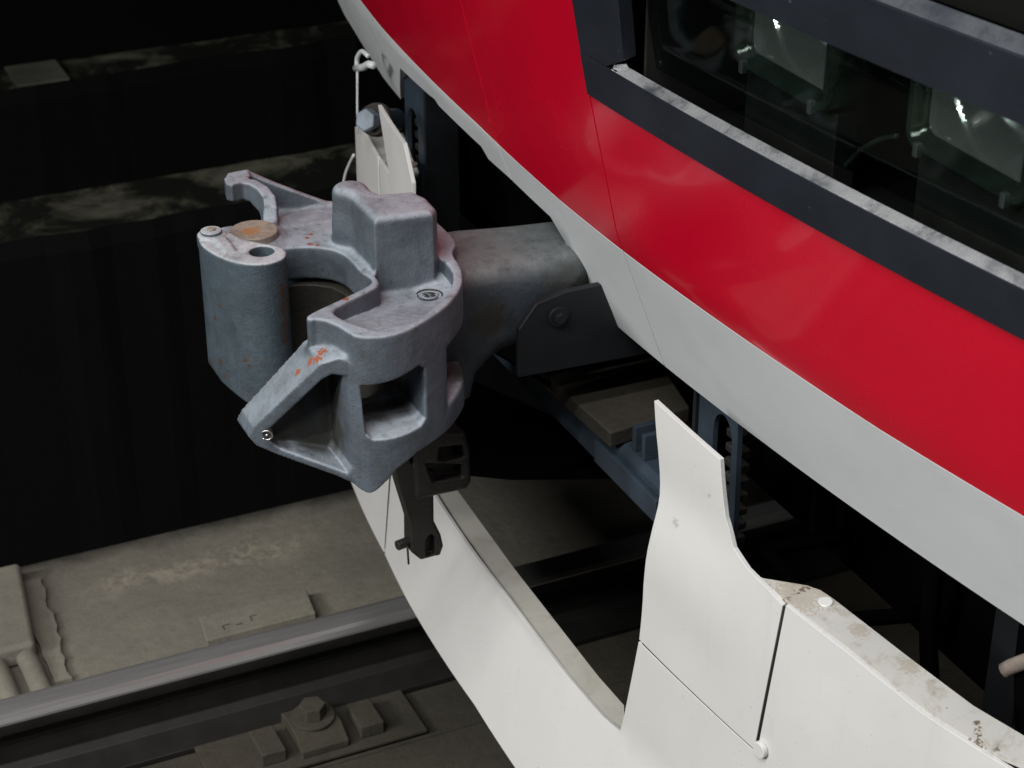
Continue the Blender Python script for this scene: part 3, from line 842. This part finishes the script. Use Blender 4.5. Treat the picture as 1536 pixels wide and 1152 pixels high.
ins = [tuple(at(a_, b_, 'z', z_)) for a_, b_, z_ in ((1146, 871, .700), (1222, 884, .692), (1244, 898, .690), (1360, 988, .676), (1460, 1063, .667), (1536, 1108, .664))]
flange('top_flange', [(y, zf(y)) for y in (.660, .69, .72, .83, .95, 1.05, 1.7)], ins + [(-.38, 1.7, .65)], 'flange')
flange('top_flange', [(y, .798) for y in (-.565, -.64, -.72, -.80)], [(-.085, -.58, .795), (-.10, -.65, .795), (-.12, -.72, .795), (-.135, -.78, .79)], 'flange')
def flat_bolt(p, n_, r, mat='white'):
    c = cyl('flange_bolt', p, n_, r, .008, mat, skirt, n=20, bevel=.0015)
    return c
flat_bolt((-.100, .737, .688), (.1, 0, 1), .010)
flat_bolt((sk(.705, .45) + .0004, .703, .452), (1, .15, 0), .012)
flat_bolt((-.085, -.61, .792), (0, 0, 1), .010, 'pin')
# corner web where the crossbar flange meets the tower

# ---- bits at the far tower: spring bolt, vertical wire, hooked handle
far = thing('uncoupling_lever', 'white hooked handle hanging on a thin wire beside the far skirt tower', 'lever')
XF = -.06
P = [at(a, b, 'x', XF) for a, b in ((536, 100), (536, 125), (536, 165), (537, 200))]
tube('wire', P, .0022, 'grey', far)
P = curve_pts([tuple(at(a, b, 'x', XF)) for a, b in ((535, 101), (536, 86), (543, 77), (552, 84))], 5)
tube('handle', P, .0042, 'grey', far)
P = [at(a, b, 'x', XF) for a, b in ((534, 102), (545, 101), (553, 96), (560, 98))]
tube('handle_base', P, .0068, 'grey', far)
cb = thing('cable', 'thin white cable arching out left of the far skirt tower', 'cable')
P = curve_pts([tuple(at(a, b, 'x', -.10)) for a, b in ((531, 232), (524, 246), (518, 262), (514, 285), (512, 320))], 5)
tube('cable_run', P, .003, 'white', cb)
sp = bpy.data.objects.new('buffer_bolt', None); COL.objects.link(sp); sp.parent = train
c0 = at(583, 180, 'x', -.085)
d_ = (at(553, 180, 'x', -.03) - c0); d_.normalize()
cyl('stem', c0 - d_ * .03, d_, .021, .065, 'blue_steel', sp, bevel=.002)
cyl('washer', c0 + d_ * .035, d_, .031, .016, 'tail', sp, bevel=.003)
cyl('washer', c0 + d_ * .052, d_, .028, .010, 'brown_pad', sp, bevel=.002)
cyl('bolt_head', c0 + d_ * .063, d_, .021, .026, 'bolt_blue', sp, n=6, bevel=.003)

# ---- odds and ends under the body at the right
tube('brake_pipe', [(-.235, .930, .675), (-.24, .936, .683), (-.26, 1.05, .80)], .010, 'pin', train)
prism('hanger', [(.80, .40), (.86, .40), (.86, .66), (.84, .70), (.80, .70)], -.330, -.322, 'x', 'dark_plate', train, .003)
tube('step_loop', curve_pts([(-.30, .50, .60), (-.17, .50, .615), (-.155, .52, .618), (-.15, .66, .612), (-.165, .68, .61), (-.30, .68, .58)], 5), .011, 'void', train)
tube('hose_loop', curve_pts([(-.33, .70, .80), (-.29, .71, .66), (-.28, .74, .52), (-.30, .78, .40), (-.36, .84, .20)], 6), .013, 'void', train)
tube('hose', curve_pts([(-.31, .92, .90), (-.27, .93, .75), (-.26, .96, .60), (-.30, 1.0, .45), (-.34, 1.05, .20)], 6), .016, 'void', train)

# ================================================================== COUPLER
coupler = thing('coupler', 'blue-grey cast knuckle coupler with a hook, sticking out of the train front', 'coupler')
T = .945     # top of rim and deck
F = Field((.085, -.255, .665), (.495, .292, 1.06), .0021)
outline = [(.10, -.09), (.15, -.16), (.205, -.182), (.30, -.170), (.335, -.160), (.385, -.155), (.408, -.125), (.402, -.085), (.37, -.062),
           (.336, -.053), (.315, -.048), (.295, -.038), (.277, -.021), (.268, .004), (.267, .03), (.268, .065), (.262, .092), (.266, .107), (.285, .119), (.326, .138),
           (.373, .159), (.387, .169), (.384, .19), (.352, .243), (.335, .262), (.305, .271), (.275, .265), (.243, .248), (.215, .230), (.193, .213),
           (.165, .182), (.147, .155), (.130, .11), (.125, .06), (.10, .03)]
outline = sm(outline, 2, .22)
body = pz(F, outline, .70, T, .004)
# lower body is smaller: cut away under the far deck and under the throat lip so the knuckle tail fits
body = sd(body, pz(F, [(.50, -.30), (.20, -.30), (.20, -.16), (.235, -.06), (.242, .0), (.245, .075), (.235, .112), (.27, .135), (.40, .185), (.5, .1)], .60, .893, .004), .006)
# rounded rear and sloping belly
belly = py(F, [(.06, 1.2), (.06, .79), (.092, .745), (.100, .705), (.125, .742), (.16, .749), (.265, .750), (.298, .738), (.328, .706), (.338, .701), (.348, .706), (.356, .716), (.50, .716), (.5, 1.2)], -.5, .5, .006)
body = np.maximum(body, belly)
# lower front foot of the near side
foot = py(F, [(.326, .76), (.328, .712), (.334, .698), (.342, .700), (.350, .76)], .185, .240, .004)
body = su(body, foot, .008)
# near side window, slanted like the bands
win = py(F, [(.339, .868), (.336, .797), (.329, .790), (.257, .790), (.249, .797), (.249, .872), (.258, .880)], .075, .40, .004)
body = sd(body, win, .006)
# behind the rear post the wall steps back under the top band
o2 = poly2(outline, F.X, F.Y)
step = np.maximum(np.maximum(-(o2 + .030), F.X - .196), band(F.Z, .790, .876))
body = sd(body, step, .012)
body = sd(body, bx(F, (.12, .215), (.03, .155), (.785, .868), .01), .008)
# shallow tray inside the rim on top
tray_ = [(.2555, .060), (.2515, .090), (.256, .117), (.281, .132), (.318, .149), (.344, .164), (.347, .180), (.335, .214), (.308, .252), (.280, .252), (.247, .236), (.205, .204), (.178, .176), (.160, .148), (.147, .115), (.145, .060), (.20, .050)]
tray_ = sm(tray_, 1)
zfl = T - .034 + .031 * np.clip((F.Y - .11) / .135, 0, 1) ** 1.2 + .010 * np.clip((.20 - F.X) / .05, 0, 1) * np.clip((.17 - F.Y) / .05, 0, 1)
tray2 = poly2(tray_, F.X, F.Y)
body = sd(body, np.maximum(tray2, zfl - F.Z), .006)
# recessed nook in front of the rim corner, where the guard arm starts
body = sd(body, pz(F, [(.43, .172), (.376, .181), (.366, .190), (.356, .212), (.349, .242), (.352, .27), (.41, .27)], .901, T + .03, .003), .005)
# guard arm: sloping wedge with a triangular pocket on the near side
arm_side = [(.30, .910), (.362, .908), (.386, .897), (.470, .793), (.477, .778), (.468, .764), (.44, .750), (.332, .706), (.30, .73)]
arm = py(F, arm_side, .105, .238, .006)
# taper the arm in plan towards its tip
taper = pz(F, [(.30, .15), (.372, .150), (.392, .148), (.478, .112), (.487, .145), (.478, .165), (.350, .243), (.30, .26)], .68, .93, .006)
arm = np.maximum(arm, taper)
body = su(body, arm, .010)
pocket = py(F, [(.356, .880), (.353, .740), (.360, .729), (.438, .761), (.452, .773), (.450, .790), (.384, .872), (.372, .881)], .160, .35, .005)
body = sd(body, pocket, .005)
body = sd(body, win, .006)
# floor of the throat behind the arm
# tall block with rounded lobe
blk_ = pz(F, [(.262, -.035), (.250, -.02), (.249, .080), (.165, .092), (.152, .075), (.150, .035), (.160, .005), (.205, -.005), (.222, -.045), (.243, -.052)], .86, 1.028, .012)
drift = 0
lobe = cz(F, .240, -.040, .026, .88, 1.032, .012)
body = su(body, su(blk_, lobe, .012), .012)
body = su(body, cap(F, (.232, -.075, .935), (.242, -.035, .97), .014, .018), .022)
# hook: back wall rising forward, nose and curled strip coming down beside the pin
def wall(pts, zt, zb, r):
    """upright wall following plan points, with top height varying"""
    d = np.full((F.n[0], F.n[1], 1), 1e9, np.float32); tt = np.zeros_like(d); bb = np.zeros_like(d)
    zb = [zb] * len(pts) if np.isscalar(zb) else zb
    for i in range(len(pts) - 1):
        a = np.array(pts[i], np.float32); b = np.array(pts[i + 1], np.float32); e = b - a
        t = np.clip(((F.X - a[0]) * e[0] + (F.Y - a[1]) * e[1]) / float(e @ e), 0, 1)
        q = np.sqrt((F.X - a[0] - e[0] * t) ** 2 + (F.Y - a[1] - e[1] * t) ** 2)
        k = q < d; d = np.where(k, q, d); tt = np.where(k, zt[i] + (zt[i + 1] - zt[i]) * t, tt); bb = np.where(k, zb[i] + (zb[i + 1] - zb[i]) * t, bb)
        hgt = np.maximum(F.Z - tt, bb - F.Z)
    return ext(d - r, hgt, .003)
backw = wall([(.225, -.178), (.275, -.192), (.305, -.206), (.335, -.226), (.362, -.224)], [.948, .972, .986, 1.0, 1.0], [.930, .934, .944, .966, .974], .006)
nose = pz(F, [(.377, -.212), (.364, -.229), (.334, -.230), (.336, -.208), (.350, -.196), (.374, -.182), (.381, -.190)], .974, 1.002, .003)
curl = wall([(.366, -.196), (.353, -.197), (.340, -.188), (.330, -.172), (.326, -.156), (.328, -.144), (.333, -.134)], [1.0, 1.0, .999, .994, .986, .974, .958], [.972, .973, .968, .955, .942, .936, .935], .0098)
legs = wall([(.326, -.160), (.334, -.130)], [.975, .955], .935, .009)
floor_ = pz(F, [(.20, -.175), (.27, -.192), (.305, -.195), (.325, -.16), (.335, -.135), (.30, -.12), (.22, -.12)], .925, .941, .004)
hook = su(su(backw, nose, .006), su(curl, legs, .008), .006)
body = su(body, floor_, .01)
body = su(body, hook, .010)
# pin lug and stop lump beside the pin
body = su(body, cz(F, .367, -.108, .044, .90, T, .003), .01)
body = su(body, bx(F, (.385, .408), (-.150, -.118), (.93, .953), .005), .006)
head_o = casting('coupler_head', body, F, 'cast', coupler)
del body

# knuckle
F = Field((.225, -.165, .700), (.482, .180, .985), .0021)
ktop = [(.452, -.108), (.434, -.121), (.408, -.110), (.398, -.070), (.378, -.045), (.353, -.018), (.353, .003), (.364, .022), (.390, .031), (.417, .021), (.439, -.004), (.453, -.040), (.459, -.077)]
ktop = sm(ktop, 2)
k = pz(F, ktop, .722, .966, .004)
k = np.maximum(k, py(F, [(.20, 1.1), (.475, 1.1), (.466, .80), (.452, .757), (.42, .733), (.36, .722), (.2, .722)], -.5, .5, .012))
k = su(k, pz(F, [(.42, -.10), (.39, -.055), (.33, -.058), (.30, -.07), (.31, -.12), (.36, -.15)], .735, .932, .006), .012)
k = sd(k, cz(F, .3855, -.015, .0175, .90, 1.0, .002), .003)
k = su(k, bx(F, (.418, .436), (-.080, -.028), (.955, .9695), .003), .003)
k = su(k, cz(F, .434, -.098, .021, .95, .969, .003), .004)
casting('knuckle', k, F, 'knuckle', coupler, label='upright rusty cast jaw with a round hole in its top')
kn = [o for o in coupler.children if o.name.startswith('knuckle')][0]
cyl('knuckle_bolt', (.434, -.098, .969), (0, 0, 1), .0155, .005, 'knuckle', kn, bevel=.0015)
cyl('knuckle_bolt_tip', (.434, -.098, .974), (0, 0, 1), .006, .003, 'pin', kn, bevel=.001)
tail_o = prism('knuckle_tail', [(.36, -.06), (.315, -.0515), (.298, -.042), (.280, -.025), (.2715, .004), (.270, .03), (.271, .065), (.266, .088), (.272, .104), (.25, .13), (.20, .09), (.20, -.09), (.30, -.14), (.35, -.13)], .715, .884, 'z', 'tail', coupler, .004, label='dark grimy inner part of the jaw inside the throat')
cyl('knuckle_pin', (.367, -.108, .944), (0, 0, 1), .0355, .0145, 'pin', coupler, bevel=.0025, label='round tan rusty pin head beside the hook')
# rivet on the guard arm
rc = at(404, 648, 'y', .186)
rv = cyl('rivet', (rc.x, .184, rc.z), (.53, .85, .05), .0062, .012, 'dark_iron', coupler, n=20, bevel=.001)
tube('rivet_ring', [Vector((rc.x, .184, rc.z)) + Vector((.53, .85, .05)).normalized() * .012 + (Vector((1, -.5, 0)).normalized() * math.cos(a) + Vector((0, 0, 1)) * math.sin(a)) * .0072 for a in np.linspace(.4, 5.6, 20)], .0014, 'rivet', rv)
cyl('rivet_centre', Vector((rc.x, .184, rc.z)) + Vector((.53, .85, .05)).normalized() * .012, (.53, .85, .05), .002, .0015, 'rivet', rv, n=12)
# cast maker's mark on the tray: ring, letters, broken outer ring
mk = bpy.data.objects.new('maker_mark', None); COL.objects.link(mk); mk.parent = coupler
mx_, my_, mz_ = .188, .128, T - .0262
def arc(r, a0, a1, n=20, z=0): return [(mx_ + r * math.cos(a), my_ + r * math.sin(a), mz_ + z) for a in np.linspace(a0, a1, n)]
tube('ring', arc(.0115, 0, 2 * math.pi * .97, 28), .0014, 'cast', mk, closed=False)
tube('outer_ring', arc(.0185, 2.4, 5.6, 20), .0012, 'tail', mk)
tube('outer_ring', arc(.0165, 5.9, 8.4, 16), .0010, 'tail', mk)
for dx in (-.0042, .0042):
    s_pts = [(mx_ + .0045 * b_, my_ + dx + .0028 * a_, mz_ + .0006) for a_, b_ in ((.9, -.8), (0, -1), (-.9, -.5), (0, 0), (.9, .5), (0, 1), (-.9, .8))]
    s_pts = [(mx_ + dx + .0028 * a_, my_ + .0045 * b_, mz_ + .0004) for a_, b_ in ((.9, -.8), (0, -1), (-.9, -.5), (0, 0), (.9, .5), (0, 1), (-.9, .8))]
    tube('letter', curve_pts(s_pts, 4), .0011, 'tail', mk, n=8)

# shank with flared neck
F = Field((-.42, -.14, .62), (.20, .16, .96), .004)
sh = bx(F, (-.60, .20), (-.064, .066), (.790, .906), .018)
neck = py(F, [(.20, .915), (.06, .908), (-.08, .88), (-.05, .812), (.0, .795), (.055, .780), (.090, .745), (.100, .705), (.14, .690), (.20, .69)], -.085, .088, .03)
sh = su(sh, neck, .05)
sh = su(sh, cap(F, (.16, .045, .84), (.06, .035, .84), .040, .02), .03)
casting('shank', sh, F, 'shank', coupler)
# ---- lock lifter hanging under the head
def looped(name, px_pts, yv, r, mat, parent, closed=True):
    return tube(name, [tuple(at(a, b, 'y', yv)) for a, b in px_pts], r, mat, parent, closed=closed, n=12)
lift = bpy.data.objects.new('lock_lifter', None); COL.objects.link(lift); lift.parent = coupler
F = Field((.04, -.02, .40), (.28, .11, .72), .0021)
def q(a, b, y=.05):
    p = at(a, b, 'y', y); return (p.x, p.z)
frm = py(F, [q(612, 640), q(690, 640), q(697, 668), q(698, 712), q(690, 724), q(640, 734), q(618, 738)], .015, .075, .006)
frm = sd(frm, py(F, [q(650, 660), q(684, 657), q(688, 676), q(660, 682), q(648, 680)], .0, .2, .005), .004)
frm = sd(frm, py(F, [q(630, 684), q(684, 686), q(686, 706), q(640, 712)], .055, .2, .004), .004)
link_ = py(F, [q(580, 668), q(600, 664), q(618, 700), q(645, 700), q(646, 775), q(656, 795), q(660, 812), q(655, 826), q(626, 833), q(612, 822), q(612, 780), q(596, 728)], .030, .066, .004)
link_ = sd(link_, py(F, [q(634, 800), q(641, 794), q(647, 800), q(647, 826), q(634, 828)], .052, .2, .003), .003)
lf = su(frm, link_, .006)
casting('lifter_link', lf, F, 'dark_iron', lift)
p0 = at(620, 815, 'y', .06)
cyl('cotter_pin', (p0.x - .004, .05, p0.z), (1, .2, 0), .008, .030, 'dark_iron', lift, n=12, bevel=.001)
a_, b_ = at(611, 818, 'y', .06), at(613, 846, 'y', .06)
tube('split_pin', [a_, b_], .0017, 'dark_iron', lift)
a_, b_ = at(601, 813, 'y', .06), at(614, 819, 'y', .06)
tube('split_pin', [a_, b_], .0017, 'dark_iron', lift)
